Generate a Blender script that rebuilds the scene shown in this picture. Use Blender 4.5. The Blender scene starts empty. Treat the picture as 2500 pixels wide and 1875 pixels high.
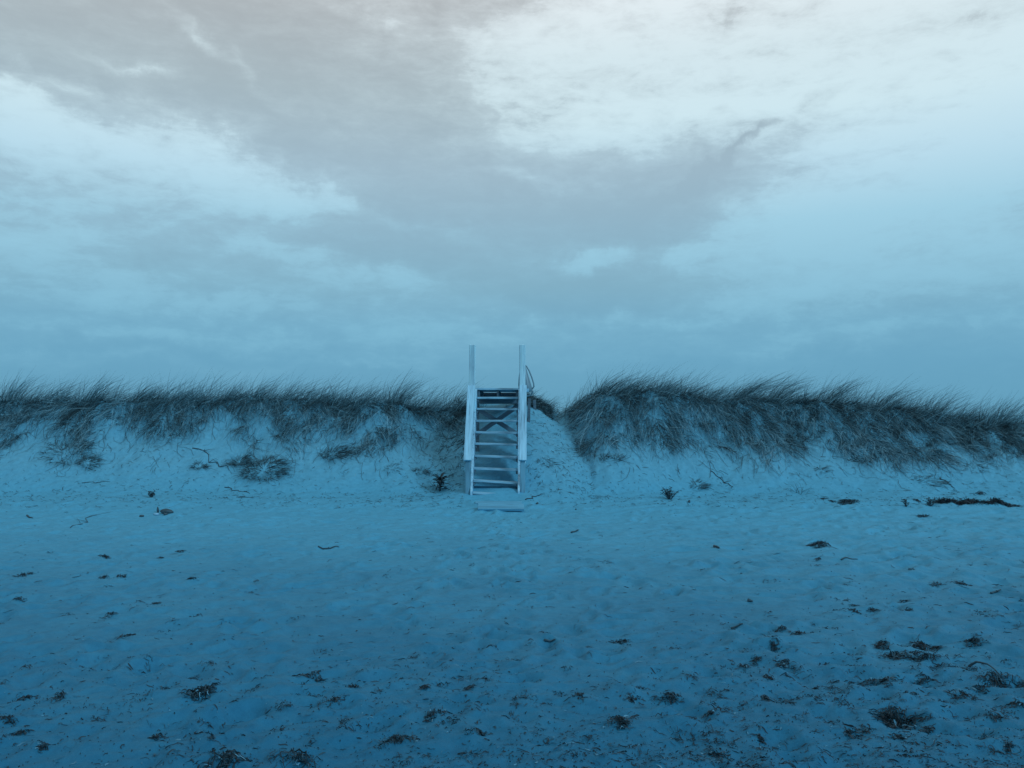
import bpy, bmesh, math, random
import numpy as np
from mathutils import Vector, Matrix

random.seed(7)
rng = np.random.default_rng(11)
SC = bpy.context.scene
COL = SC.collection
R = math.radians

# ------------------------------------------------------------------ camera
F, CX, CY, HOR = 2023.0, 1250.0, 937.5, 1010.0      # photograph: focal length, centre and eye level in its pixels
EYE = 1.6
PITCH = math.atan((HOR - CY) / F)
cam_data = bpy.data.cameras.new('camera')
cam = bpy.data.objects.new('camera', cam_data)
COL.objects.link(cam)
cam.location = (0, 0, EYE)
cam.rotation_euler = (math.pi / 2 + PITCH, 0, 0)
cam_data.sensor_width = 36.0
cam_data.lens = 36.0 * F / 2500.0
cam_data.clip_start = 0.05
cam_data.clip_end = 3000
SC.camera = cam
SC.view_settings.view_transform = 'Standard'
SC.view_settings.look = 'None'
SC.view_settings.exposure = 0.0
SC.view_settings.gamma = 1.0
SC.view_settings.use_curve_mapping = False

def ray(px, py):
    v = Vector(((px - CX) / F, 1.0, -(py - CY) / F))
    c, s = math.cos(PITCH), math.sin(PITCH)
    return Vector((v.x, v.y * c - v.z * s, v.y * s + v.z * c)).normalized()

def azel(px, py):
    d = ray(px, py)
    return math.atan2(d.x, d.y), math.asin(d.z)

def lin(r, g, b, k=1.0):
    f = lambda c: (c / 12.92 if c <= 0.04045 else ((c + 0.055) / 1.055) ** 2.4) * k
    return (f(r / 255.0), f(g / 255.0), f(b / 255.0), 1.0)

# ------------------------------------------------------------------ sky
world = bpy.data.worlds.new('World')
SC.world = world
world.use_nodes = True
world.cycles.sampling_method = 'MANUAL'
world.cycles.sample_map_resolution = 256
WN, WL = world.node_tree.nodes, world.node_tree.links
WN.clear()

def wn(t, **kw):
    n = WN.new(t)
    for k, v in kw.items():
        setattr(n, k, v)
    return n

def wmath(op, a, b=None, c=None, clamp=False):
    n = wn('ShaderNodeMath', operation=op, use_clamp=clamp)
    for i, v in enumerate((a, b, c)):
        if v is None:
            continue
        if isinstance(v, (int, float)):
            n.inputs[i].default_value = v
        else:
            WL.new(v, n.inputs[i])
    return n.outputs[0]

tc = wn('ShaderNodeTexCoord')
sep = wn('ShaderNodeSeparateXYZ')
WL.new(tc.outputs['Generated'], sep.inputs[0])
az = wmath('ARCTAN2', sep.outputs['X'], sep.outputs['Y'])
el = wmath('ARCSINE', sep.outputs['Z'])
comb = wn('ShaderNodeCombineXYZ')
WL.new(az, comb.inputs[0]); WL.new(el, comb.inputs[1])

def wnoise(scale, detail, rough, stretch=(1, 1, 1), off=(0, 0, 0), dist=0.0, rot=0.0):
    m = wn('ShaderNodeMapping')
    m.inputs['Scale'].default_value = stretch
    m.inputs['Location'].default_value = off
    m.inputs['Rotation'].default_value = (0, 0, rot)
    WL.new(comb.outputs[0], m.inputs['Vector'])
    n = wn('ShaderNodeTexNoise')
    n.inputs['Scale'].default_value = scale
    n.inputs['Detail'].default_value = detail
    n.inputs['Roughness'].default_value = rough
    n.inputs['Distortion'].default_value = dist
    WL.new(m.outputs[0], n.inputs['Vector'])
    return n

# domain warp so that cloud edges are billowy
warp = wnoise(9.0, 7.0, 0.62)
sub = wn('ShaderNodeVectorMath', operation='SUBTRACT')
WL.new(warp.outputs['Color'], sub.inputs[0]); sub.inputs[1].default_value = (0.5, 0.5, 0.5)
scl = wn('ShaderNodeVectorMath', operation='MULTIPLY')
WL.new(sub.outputs[0], scl.inputs[0]); scl.inputs[1].default_value = (0.16, 0.10, 0.0)
addw = wn('ShaderNodeVectorMath', operation='ADD')
WL.new(comb.outputs[0], addw.inputs[0]); WL.new(scl.outputs[0], addw.inputs[1])
WUV = addw.outputs[0]

def blob(px, py, rx, ry, rot, amp, power=1.0):
    """soft elliptical cloud patch at a bearing and height of the sky"""
    a, e = azel(px, py)
    m = wn('ShaderNodeMapping', vector_type='TEXTURE')
    m.inputs['Location'].default_value = (a, e, 0)
    m.inputs['Rotation'].default_value = (0, 0, R(rot))
    m.inputs['Scale'].default_value = (rx / F, ry / F, 1)
    WL.new(WUV, m.inputs['Vector'])
    d = wn('ShaderNodeVectorMath', operation='DOT_PRODUCT')
    WL.new(m.outputs[0], d.inputs[0]); WL.new(m.outputs[0], d.inputs[1])
    x = d.outputs['Value']
    if power != 1.0:
        x = wmath('POWER', x, power)
    return wmath('MULTIPLY', wmath('EXPONENT', wmath('MULTIPLY', x, -1.0)), amp)

CLOUDS = [  # px, py, half width, half height, tilt, weight
    (90, 270, 175, 50, -16, 1.5), (0, 370, 200, 110, -10, 0.42),
    (530, 405, 170, 58, -12, 1.35), (330, 385, 150, 60, -10, 0.40), (700, 475, 120, 40, -16, 0.85),
    (160, 480, 170, 50, -10, 0.40), (60, 570, 190, 40, -6, 0.40), (480, 510, 200, 50, -6, 0.30),
    (950, 40, 130, 75, -8, 0.34), (520, 120, 120, 18, -34, 0.34), (370, 165, 70, 12, -10, 0.25), (200, 200, 150, 18, -12, 0.26),
    (1300, 205, 170, 70, -8, 0.72), (1560, 140, 330, 140, -4, 0.78), (1790, 210, 230, 80, 10, 0.50),
    (2250, 20, 620, 210, 0, 0.95), (1750, 10, 380, 90, 0, 0.45),
    (2200, 460, 330, 150, 28, 1.5), (2450, 400, 420, 280, 0, 0.65), (1900, 545, 230, 42, 8, 0.75), (2330, 640, 380, 80, 0, 0.36),
    (1690, 612, 75, 26, 6, 0.8), (1435, 632, 95, 26, 2, 0.75), (1890, 605, 140, 32, 2, 0.36),
    (100, 665, 420, 75, -5, 0.55), (870, 690, 350, 60, -14, 0.55), (520, 735, 300, 30, -6, 0.45), (760, 640, 240, 26, -12, 0.36),
    (1900, 735, 200, 22, 5, 0.4), (1180, 830, 460, 40, 0, 0.4),
    (1250, 330, 260, 60, -6, 0.20), (1480, 300, 200, 40, 4, 0.22), (1330, 440, 160, 16, -4, 0.22), (1010, 545, 300, 20, -14, 0.22),
    (480, 815, 480, 22, -3, 0.42), (1560, 795, 380, 18, 2, 0.36), (240, 870, 340, 16, -2, 0.36), (2120, 815, 330, 20, 4, 0.40), (900, 880, 260, 12, 0, 0.3),
]
acc = None
for c in CLOUDS:
    v = blob(*c)
    acc = v if acc is None else wmath('ADD', acc, v)
# the crisp dark gap along the diagonal edge of the big bank on the right
gap = blob(1830, 335, 210, 14, 30, -0.50)
gap2 = blob(1640, 430, 200, 100, 14, -0.12)
acc = wmath('ADD', acc, wmath('ADD', gap, gap2))
acc = wmath('SUBTRACT', 1.0, wmath('EXPONENT', wmath('MULTIPLY', acc, -1.15)))
fb = wnoise(7.0, 10.0, 0.62, (1.0, 2.2, 1), (3.1, 0.4, 0), 0.25, R(10))
fb2 = wnoise(24.0, 9.0, 0.66, (0.75, 1.9, 1), (7.3, 1.7, 0), 0.4, R(12))
fb3 = wnoise(70.0, 6.0, 0.65, (0.6, 1.7, 1), (1.3, 5.1, 0), 0.3, R(8))
fb4 = wnoise(8.0, 7.0, 0.6, (0.45, 4.2, 1), (2.2, 0.9, 0), 0.3, R(4))
def dev(n, k): return wmath('MULTIPLY', wmath('SUBTRACT', n.outputs[0], 0.5), k)
nz = wmath('ADD', wmath('ADD', dev(fb, 1.5), dev(fb2, 1.35)), wmath('ADD', dev(fb3, 0.6), dev(fb4, 0.75)))
pres = wmath('ADD', wmath('MULTIPLY', acc, 0.62, clamp=True), 0.40)
dens = wmath('ADD', wmath('ADD', acc, wmath('MULTIPLY', nz, pres)), 0.11)
mr = wn('ShaderNodeMapRange', interpolation_type='SMOOTHSTEP')
mr.inputs['From Min'].default_value = -0.06
mr.inputs['From Max'].default_value = 1.04
WL.new(dens, mr.inputs['Value'])
core = wn('ShaderNodeMapRange', interpolation_type='SMOOTHSTEP')
core.inputs['From Min'].default_value = 0.42
core.inputs['From Max'].default_value = 0.66
WL.new(dens, core.inputs['Value'])
cloud = wmath('ADD', wmath('MULTIPLY', mr.outputs[0], 0.82), wmath('MULTIPLY', core.outputs[0], 0.14))

EMAX = math.pi / 2
def eramp(stops):
    n = wn('ShaderNodeValToRGB')
    r = n.color_ramp
    pts = []
    for py, c in stops:
        e = azel(CX, py)[1] if py is not None else EMAX
        pts.append((max(0.0, e / EMAX), c))
    pts.sort()
    while len(r.elements) < len(pts):
        r.elements.new(0.5)
    for i, (p, c) in enumerate(pts):
        r.elements[i].position = p
        r.elements[i].color = c
    WL.new(wmath('DIVIDE', el, EMAX), n.inputs[0])
    return n.outputs[0]
clear = eramp([(None, lin(176, 180, 184)), (0, lin(172, 178, 182)), (240, lin(165, 183, 192)), (420, lin(157, 184, 200)), (560, lin(143, 179, 199)),
               (700, lin(128, 173, 195)), (800, lin(114, 168, 196)), (880, lin(106, 164, 194)), (1005, lin(98, 158, 188))])
bank = eramp([(None, lin(238, 242, 245)), (0, lin(229, 240, 245)), (150, lin(214, 233, 240)), (300, lin(208, 233, 242)), (430, lin(188, 222, 238)),
              (560, lin(160, 207, 228)), (700, lin(142, 194, 218)), (800, lin(130, 187, 213)), (900, lin(119, 177, 205)), (1005, lin(104, 164, 193))])
mx = wn('ShaderNodeMix', data_type='RGBA')
WL.new(cloud, mx.inputs['Factor']); WL.new(clear, mx.inputs['A']); WL.new(bank, mx.inputs['B'])
bg = wn('ShaderNodeBackground')
bg.inputs['Strength'].default_value = 1.0
WL.new(mx.outputs['Result'], bg.inputs['Color'])
wo = wn('ShaderNodeOutputWorld')
WL.new(bg.outputs[0], wo.inputs[0])

# ------------------------------------------------------------------ sun behind cloud, high on the right
sun_data = bpy.data.lights.new('sun', 'SUN')
sun_data.energy = 1.5
sun_data.angle = R(14)
sun_data.color = (0.42, 0.76, 1.0)
sun = bpy.data.objects.new('sun', sun_data)
COL.objects.link(sun)
sd = Vector((-0.68, 0.62, -0.62)).normalized()        # the way the light travels
sun.rotation_euler = sd.to_track_quat('-Z', 'Y').to_euler()

# ------------------------------------------------------------------ helpers: noise
def perlin(x, y, seed=0):
    x = np.asarray(x, dtype=np.float64); y = np.asarray(y, dtype=np.float64)
    xi = np.floor(x).astype(np.int64); yi = np.floor(y).astype(np.int64)
    xf = x - xi; yf = y - yi
    def g(ix, iy):
        h = (ix * 374761393 + iy * 668265263 + seed * 974634777) & 0xFFFFFFFF
        h = ((h ^ (h >> 13)) * 1274126177) & 0xFFFFFFFF
        h = (h ^ (h >> 16)) & 0xFFFF
        a = h * (2 * math.pi / 65536.0)
        return np.cos(a), np.sin(a)
    u = xf * xf * xf * (xf * (xf * 6 - 15) + 10); v = yf * yf * yf * (yf * (yf * 6 - 15) + 10)
    def d(ix, iy, fx, fy):
        gx, gy = g(ix, iy)
        return gx * fx + gy * fy
    n00 = d(xi, yi, xf, yf); n10 = d(xi + 1, yi, xf - 1, yf)
    n01 = d(xi, yi + 1, xf, yf - 1); n11 = d(xi + 1, yi + 1, xf - 1, yf - 1)
    a = n00 + u * (n10 - n00); b = n01 + u * (n11 - n01)
    return (a + v * (b - a)) * 1.5

def fbm(x, y, octs=4, seed=0, gain=0.5):
    s = 0; a = 1.0
    for i in range(octs):
        s = s + a * perlin(x * 2 ** i, y * 2 ** i, seed + i * 17)
        a *= gain
    return s

def sstep(a, b, x):
    t = np.clip((np.asarray(x, dtype=np.float64) - a) / (b - a), 0, 1)
    return t * t * (3 - 2 * t)

# ------------------------------------------------------------------ helpers: materials
def mat_new(name):
    m = bpy.data.materials.new(name)
    m.use_nodes = True
    nt = m.node_tree
    b = nt.nodes['Principled BSDF']
    return m, nt, b

def N(nt, t, **kw):
    n = nt.nodes.new(t)
    for k, v in kw.items():
        setattr(n, k, v)
    return n

def noise_node(nt, vec, scale, detail=4, rough=0.55):
    n = N(nt, 'ShaderNodeTexNoise')
    n.inputs['Scale'].default_value = scale
    n.inputs['Detail'].default_value = detail
    n.inputs['Roughness'].default_value = rough
    if vec is not None:
        nt.links.new(vec, n.inputs['Vector'])
    return n.outputs[0]

def ramp_node(nt, fac, stops):
    n = N(nt, 'ShaderNodeValToRGB')
    r = n.color_ramp
    while len(r.elements) < len(stops):
        r.elements.new(0.5)
    for i, (p, c) in enumerate(stops):
        r.elements[i].position = p
        r.elements[i].color = c if len(c) == 4 else (*c, 1)
    nt.links.new(fac, n.inputs[0])
    return n.outputs[0]

def mathn(nt, op, a, b=None, clamp=False):
    n = N(nt, 'ShaderNodeMath', operation=op, use_clamp=clamp)
    for i, v in enumerate((a, b)):
        if v is None: continue
        if isinstance(v, (int, float)): n.inputs[i].default_value = v
        else: nt.links.new(v, n.inputs[i])
    return n.outputs[0]

def mixc(nt, fac, a, b, blend='MIX'):
    n = N(nt, 'ShaderNodeMix', data_type='RGBA', blend_type=blend)
    if isinstance(fac, (int, float)): n.inputs['Factor'].default_value = fac
    else: nt.links.new(fac, n.inputs['Factor'])
    for k, v in (('A', a), ('B', b)):
        if isinstance(v, tuple): n.inputs[k].default_value = v if len(v) == 4 else (*v, 1)
        else: nt.links.new(v, n.inputs[k])
    return n.outputs['Result']

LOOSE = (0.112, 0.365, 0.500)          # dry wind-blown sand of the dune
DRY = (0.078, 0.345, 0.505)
DAMP_DARKENED = (0.013, 0.142, 0.255)  # near sand, a little damp, with the foreground darkening painted in

def make_sand():
    m, nt, b = mat_new('sand')
    geo = N(nt, 'ShaderNodeNewGeometry')
    pos = geo.outputs['Position']
    s = N(nt, 'ShaderNodeSeparateXYZ'); nt.links.new(pos, s.inputs[0])
    big = noise_node(nt, pos, 0.55, 4)
    mid = noise_node(nt, pos, 3.2, 5, 0.6)
    # darkening towards the camera painted into the colour, plus some damp; uneven border
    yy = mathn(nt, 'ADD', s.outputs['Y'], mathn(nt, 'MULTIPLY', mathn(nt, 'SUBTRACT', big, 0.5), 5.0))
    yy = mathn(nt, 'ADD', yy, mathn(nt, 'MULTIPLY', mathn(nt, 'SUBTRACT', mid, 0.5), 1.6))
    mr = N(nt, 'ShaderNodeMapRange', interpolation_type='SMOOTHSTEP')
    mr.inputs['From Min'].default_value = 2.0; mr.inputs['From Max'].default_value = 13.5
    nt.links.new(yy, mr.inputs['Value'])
    far_mask = mr.outputs[0]
    col = mixc(nt, far_mask, DAMP_DARKENED, DRY)
    zr = N(nt, 'ShaderNodeMapRange', interpolation_type='SMOOTHSTEP')
    zr.inputs['From Min'].default_value = -0.02; zr.inputs['From Max'].default_value = 0.85
    nt.links.new(mathn(nt, 'ADD', s.outputs['Z'], mathn(nt, 'MULTIPLY', mathn(nt, 'SUBTRACT', mid, 0.5), 0.25)), zr.inputs['Value'])
    col = mixc(nt, zr.outputs[0], col, LOOSE)
    grain = noise_node(nt, pos, 220.0, 2, 0.7)
    blot = noise_node(nt, pos, 14.0, 6, 0.65)
    g = ramp_node(nt, blot, [(0.28, (0.80, 0.82, 0.84)), (0.5, (0.97, 0.97, 0.97)), (0.75, (1.08, 1.07, 1.06))])
    col = mixc(nt, 1.0, col, g, 'MULTIPLY')
    g2 = ramp_node(nt, grain, [(0.3, (0.86, 0.87, 0.88)), (0.7, (1.1, 1.1, 1.1))])
    col = mixc(nt, 1.0, col, g2, 'MULTIPLY')
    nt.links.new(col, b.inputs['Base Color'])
    r = N(nt, 'ShaderNodeMapRange'); nt.links.new(far_mask, r.inputs['Value'])
    r.inputs['To Min'].default_value = 0.60; r.inputs['To Max'].default_value = 0.72
    nt.links.new(r.outputs[0], b.inputs['Roughness'])
    b.inputs['IOR'].default_value = 1.5
    b.inputs['Specular IOR Level'].default_value = 0.10
    b1 = N(nt, 'ShaderNodeBump'); b1.inputs['Strength'].default_value = 0.6; b1.inputs['Distance'].default_value = 0.012
    nt.links.new(noise_node(nt, pos, 38.0, 6, 0.7), b1.inputs['Height'])
    b2 = N(nt, 'ShaderNodeBump'); b2.inputs['Strength'].default_value = 0.25; b2.inputs['Distance'].default_value = 0.003
    nt.links.new(grain, b2.inputs['Height']); nt.links.new(b1.outputs[0], b2.inputs['Normal'])
    nt.links.new(b2.outputs[0], b.inputs['Normal'])
    return m

def make_blade_mat(name, stops, rough=0.75):
    m, nt, b = mat_new(name)
    a = N(nt, 'ShaderNodeAttribute', attribute_name='tone')
    col = ramp_node(nt, a.outputs['Fac'], stops)
    nt.links.new(col, b.inputs['Base Color'])
    b.inputs['Roughness'].default_value = rough
    b.inputs['Specular IOR Level'].default_value = 0.3
    return m

def make_wood(name, light, dark, grainy=1.0, axis='X'):
    m, nt, b = mat_new(name)
    tcn = N(nt, 'ShaderNodeTexCoord')
    oi = N(nt, 'ShaderNodeObjectInfo')
    mp = N(nt, 'ShaderNodeMapping')
    sc = {'X': (1.2, 16, 16), 'Y': (16, 1.2, 16), 'Z': (16, 16, 1.2)}[axis]
    mp.inputs['Scale'].default_value = sc
    nt.links.new(tcn.outputs['Object'], mp.inputs['Vector'])
    addv = N(nt, 'ShaderNodeVectorMath', operation='ADD')
    nt.links.new(mp.outputs[0], addv.inputs[0])
    k = N(nt, 'ShaderNodeCombineXYZ'); nt.links.new(mathn(nt, 'MULTIPLY', oi.outputs['Random'], 37.0), k.inputs[0])
    nt.links.new(mathn(nt, 'MULTIPLY', oi.outputs['Random'], 91.0), k.inputs[1])
    nt.links.new(k.outputs[0], addv.inputs[1])
    n1 = noise_node(nt, addv.outputs[0], 2.4, 6, 0.62)
    n2 = noise_node(nt, addv.outputs[0], 0.55, 3, 0.5)
    c = ramp_node(nt, n1, [(0.30, dark), (0.44, tuple(0.72 * a + 0.28 * d for a, d in zip(light, dark))), (0.56, light), (0.8, tuple(min(0.95, v * 1.12) for v in light))])
    tint = ramp_node(nt, n2, [(0.32, (0.66, 0.68, 0.70)), (0.5, (0.95, 0.95, 0.95)), (0.68, (1.05, 1.05, 1.05))])
    c = mixc(nt, 1.0, c, tint, 'MULTIPLY')
    nt.links.new(c, b.inputs['Base Color'])
    b.inputs['Roughness'].default_value = 0.7
    bp = N(nt, 'ShaderNodeBump'); bp.inputs['Strength'].default_value = 0.5 * grainy; bp.inputs['Distance'].default_value = 0.006
    nt.links.new(n1, bp.inputs['Height']); nt.links.new(bp.outputs[0], b.inputs['Normal'])
    return m

def make_plain(name, c1, c2, scale=8, rough=0.6, bump=0.3):
    m, nt, b = mat_new(name)
    tcn = N(nt, 'ShaderNodeTexCoord')
    n1 = noise_node(nt, tcn.outputs['Object'], scale, 5, 0.6)
    c = ramp_node(nt, n1, [(0.3, c1), (0.7, c2)])
    nt.links.new(c, b.inputs['Base Color'])
    b.inputs['Roughness'].default_value = rough
    bp = N(nt, 'ShaderNodeBump'); bp.inputs['Strength'].default_value = bump; bp.inputs['Distance'].default_value = 0.01
    nt.links.new(n1, bp.inputs['Height']); nt.links.new(bp.outputs[0], b.inputs['Normal'])
    return m

M = {}
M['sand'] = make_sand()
M['grass'] = make_blade_mat('dune_grass_blades', [(0.0, (0.011, 0.030, 0.039)), (0.35, (0.028, 0.076, 0.096)), (0.70, (0.092, 0.225, 0.28)), (1.0, (0.23, 0.49, 0.60))])
M['weed'] = make_blade_mat('seaweed_strands', [(0.0, (0.004, 0.014, 0.021)), (0.6, (0.010, 0.040, 0.058)), (0.88, (0.022, 0.090, 0.130)), (1.0, (0.09, 0.28, 0.40))], 0.6)
M['wood_x'] = make_wood('weathered_board_across', (0.29, 0.60, 0.77), (0.12, 0.26, 0.35), 1, 'X')
M['wood_y'] = make_wood('weathered_board_along', (0.29, 0.60, 0.77), (0.13, 0.28, 0.38), 1, 'Y')
M['wood_z'] = make_wood('weathered_post', (0.30, 0.61, 0.78), (0.13, 0.28, 0.38), 1, 'Z')
M['wood_bleached'] = make_wood('bleached_post', (0.50, 0.84, 0.95), (0.24, 0.46, 0.58), 1, 'Z')
M['wood_dull'] = make_wood('dull_post', (0.13, 0.35, 0.47), (0.07, 0.19, 0.26), 1, 'Z')
M['wood_tread'] = make_wood('worn_tread', (0.22, 0.48, 0.62), (0.08, 0.19, 0.26), 1, 'X')
M['wood_sandy'] = make_wood('sand_dusted_plank', (0.085, 0.35, 0.515), (0.055, 0.22, 0.33), 0.8, 'X')
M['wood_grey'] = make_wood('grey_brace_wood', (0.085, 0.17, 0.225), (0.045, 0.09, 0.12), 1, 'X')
M['buoy'] = make_plain('buoy_plastic', (0.105, 0.21, 0.265), (0.13, 0.25, 0.31), 5, 0.35, 0.03)
M['rope'] = make_plain('rope', (0.10, 0.18, 0.23), (0.2, 0.34, 0.42), 60, 0.9, 0.5)
M['leaf'] = make_plain('fleshy_leaf', (0.007, 0.024, 0.032), (0.020, 0.060, 0.078), 25, 0.85, 0.1)
M['twig'] = make_plain('bare_twig', (0.012, 0.042, 0.058), (0.036, 0.11, 0.15), 40, 0.8, 0.3)
M['stone'] = make_plain('dark_stone', (0.011, 0.038, 0.053), (0.03, 0.09, 0.12), 22, 0.7, 0.5)
M['stone_light'] = make_plain('pale_stone', (0.15, 0.36, 0.50), (0.20, 0.44, 0.60), 18, 0.7, 0.3)

# ------------------------------------------------------------------ helpers: objects
def link(name, me, mat=None, parent=None, smooth=False):
    o = bpy.data.objects.new(name, me)
    COL.objects.link(o)
    if mat is not None and not me.materials:
        me.materials.append(mat)
    if smooth:
        me.polygons.foreach_set('use_smooth', [True] * len(me.polygons))
    if parent is not None:
        o.parent = parent
    return o

def tag(o, label, cat=None, group=None, kind=None):
    o['label'] = label
    if cat: o['category'] = cat
    if group: o['group'] = group
    if kind: o['kind'] = kind
    return o

def empty(name, loc, rz=0.0):
    o = bpy.data.objects.new(name, None)
    COL.objects.link(o)
    o.location = loc
    o.rotation_euler = (0, 0, rz)
    o.empty_display_size = 0.2
    return o

def box_mesh(name, sx, sy, sz, bev=0.004, jitter=0.0):
    bm = bmesh.new()
    bmesh.ops.create_cube(bm, size=1.0)
    for v in bm.verts:
        v.co = Vector((v.co.x * sx, v.co.y * sy, v.co.z * sz)) + Vector((random.uniform(-1, 1), random.uniform(-1, 1), random.uniform(-1, 1))) * jitter
    if bev:
        bmesh.ops.bevel(bm, geom=list(bm.edges), offset=bev, segments=1, affect='EDGES')
    me = bpy.data.meshes.new(name)
    bm.to_mesh(me); bm.free()
    return me

def box(name, c, s, mat, parent, rot=(0, 0, 0), bev=0.004, jitter=0.001):
    o = link(name, box_mesh(name, *s, bev, jitter), mat, parent)
    o.location = c
    o.rotation_euler = rot
    return o

def tube_into(V, Fc, pts, radii, sides=6):
    """closed tapered tube along pts appended to vertex / face lists"""
    base = len(V)
    n = len(pts)
    pts = [Vector(p) for p in pts]
    up = Vector((0.13, 0.31, 0.94)).normalized()
    for i, p in enumerate(pts):
        t = (pts[min(i + 1, n - 1)] - pts[max(i - 1, 0)])
        if t.length < 1e-9: t = Vector((0, 0, 1))
        t.normalize()
        a = t.cross(up)
        if a.length < 1e-3: a = t.cross(Vector((1, 0, 0)))
        a.normalize(); b = t.cross(a)
        for k in range(sides):
            w = 2 * math.pi * k / sides
            V.append(p + (a * math.cos(w) + b * math.sin(w)) * radii[i])
    for i in range(n - 1):
        for k in range(sides):
            k2 = (k + 1) % sides
            Fc.append((base + i * sides + k, base + i * sides + k2, base + (i + 1) * sides + k2, base + (i + 1) * sides + k))
    Fc.append(tuple(base + k for k in reversed(range(sides))))
    Fc.append(tuple(base + (n - 1) * sides + k for k in range(sides)))

def tube(name, pts, radii, mat, parent=None, sides=8):
    V, Fc = [], []
    if isinstance(radii, (int, float)): radii = [radii] * len(pts)
    tube_into(V, Fc, pts, radii, sides)
    me = bpy.data.meshes.new(name)
    me.from_pydata([tuple(v) for v in V], [], Fc)
    return link(name, me, mat, parent, smooth=True)

def prism_yz(name, poly, x0, x1, mat, parent):
    n = len(poly)
    V = [(x0, y, z) for y, z in poly] + [(x1, y, z) for y, z in poly]
    Fc = [tuple(reversed(range(n))), tuple(range(n, 2 * n))] + [(i, (i + 1) % n, n + (i + 1) % n, n + i) for i in range(n)]
    me = bpy.data.meshes.new(name)
    me.from_pydata(V, [], Fc)
    bm = bmesh.new(); bm.from_mesh(me); bmesh.ops.recalc_face_normals(bm, faces=list(bm.faces)); bm.to_mesh(me); bm.free()
    return link(name, me, mat, parent)

def ribbons_mesh(name, P, W, tone):
    """P (n, s, 3) centre lines, W (n, s, 3) half-width vectors, tone (n,): one mesh of tapering blades"""
    n, s, _ = P.shape
    A = P - W; B = P + W
    V = np.stack([A, B], axis=2).reshape(n, s * 2, 3)
    co = V.reshape(-1, 3).astype(np.float32)
    q = np.arange(s - 1)
    quad = np.stack([2 * q, 2 * q + 1, 2 * q + 3, 2 * q + 2], axis=1)
    faces = (np.arange(n)[:, None, None] * (s * 2) + quad[None]).reshape(-1, 4)
    me = bpy.data.meshes.new(name)
    me.vertices.add(len(co)); me.vertices.foreach_set('co', co.ravel())
    me.loops.add(faces.size); me.loops.foreach_set('vertex_index', faces.ravel().astype(np.int32))
    me.polygons.add(len(faces))
    me.polygons.foreach_set('loop_start', (np.arange(len(faces)) * 4).astype(np.int32))
    me.update(calc_edges=True)
    at = me.attributes.new('tone', 'FLOAT', 'POINT')
    at.data.foreach_set('value', np.repeat(np.clip(tone, 0, 1), s * 2).astype(np.float32))
    return me

def norm(a):
    return a / np.maximum(np.linalg.norm(a, axis=-1, keepdims=True), 1e-9)

def curves(P0, d0, bend, L, width, segs=5, taper=True, twist=None, keep_above=None):
    """n blades: quadratic centre lines with a side vector; optionally kept above the sand"""
    n = len(P0)
    s = np.linspace(0, 1, segs)[None, :, None]
    P = P0[:, None, :] + L[:, None, None] * (d0[:, None, :] * s + bend[:, None, :] * s * s)
    if keep_above is not None:
        g = H(P[..., 0], P[..., 1]) + keep_above
        P[..., 2] = np.maximum(P[..., 2], g)
    T = norm(np.gradient(P, axis=1))
    rv = norm(rng.normal(size=(n, 1, 3)))
    S = norm(np.cross(T, rv))
    prof = (1 - 0.85 * np.linspace(0, 1, segs) ** 1.6) if taper else np.ones(segs)
    W = S * (width[:, None, None] * 0.5) * prof[None, :, None]
    return P, W

# ------------------------------------------------------------------ terrain: beach and dune
CREST = [(-900, 1000), (-300, 990), (0, 984), (340, 981), (565, 975), (790, 982), (1000, 989), (1085, 1000), (1118, 1003), (1150, 990), (1190, 978), (1280, 969),
         (1318, 985), (1362, 1012), (1395, 1002), (1430, 980), (1465, 958), (1580, 960), (1700, 970), (1760, 981), (1830, 975),
         (1920, 978), (2050, 986), (2150, 997), (2260, 1010), (2400, 1030), (2500, 1041), (2800, 1050), (3400, 1060)]
cpx = np.array([c[0] for c in CREST], float); cpy = np.array([c[1] for c in CREST], float)
cY = np.interp(cpx, [-900, 1040, 1120, 1180, 1300, 1365, 1430, 1500, 1900, 2500, 3400], [17.3, 17.3, 17.6, 18.4, 18.3, 18.0, 17.2, 16.9, 17.3, 17.1, 17.1])
cX = (cpx - CX) / F * cY
cZ = EYE - (cpy - HOR) / F * cY

def base_height(x, y):
    x = np.asarray(x, float); y = np.asarray(y, float)
    xs = x + 0.12 * perlin(x * 1.3, y * 0.9, 5)
    yc = np.interp(xs, cX, cY) + 0.25 * perlin(x * 0.7, y * 0 + 3.3, 2)
    zc = np.interp(xs, cX, cZ)
    gapw = sstep(-1.55, -0.85, xs) * (1 - sstep(0.9, 1.5, xs))
    y0 = 14.75 - 0.5 * gapw + 0.35 * perlin(x * 0.45, x * 0 + 9.1, 3)
    t = (y - y0) / (yc - y0)
    sc = np.interp(t, [0, 0.12, 0.3, 0.5, 0.68, 0.82, 0.93, 1.0], [0, 0.035, 0.16, 0.36, 0.56, 0.78, 0.95, 1.0])
    sg = np.interp(t, [0, 0.2, 0.5, 0.8, 1.0], [0, 0.12, 0.52, 0.86, 1.0])
    s = sc * (1 - gapw) + sg * gapw
    foot = 0.13 * sstep(12.9, 14.7, y)
    z = foot + (zc - 0.13) * s
    back = np.maximum(0, y - yc)
    z = np.where(t > 1, np.maximum(zc - 0.05 * back - 0.012 * back ** 2, 0.55), z)
    z = np.where(y < 3.0, z - 0.03 * (3.0 - np.maximum(y, -8.0)), z)
    return z, t, gapw

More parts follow.
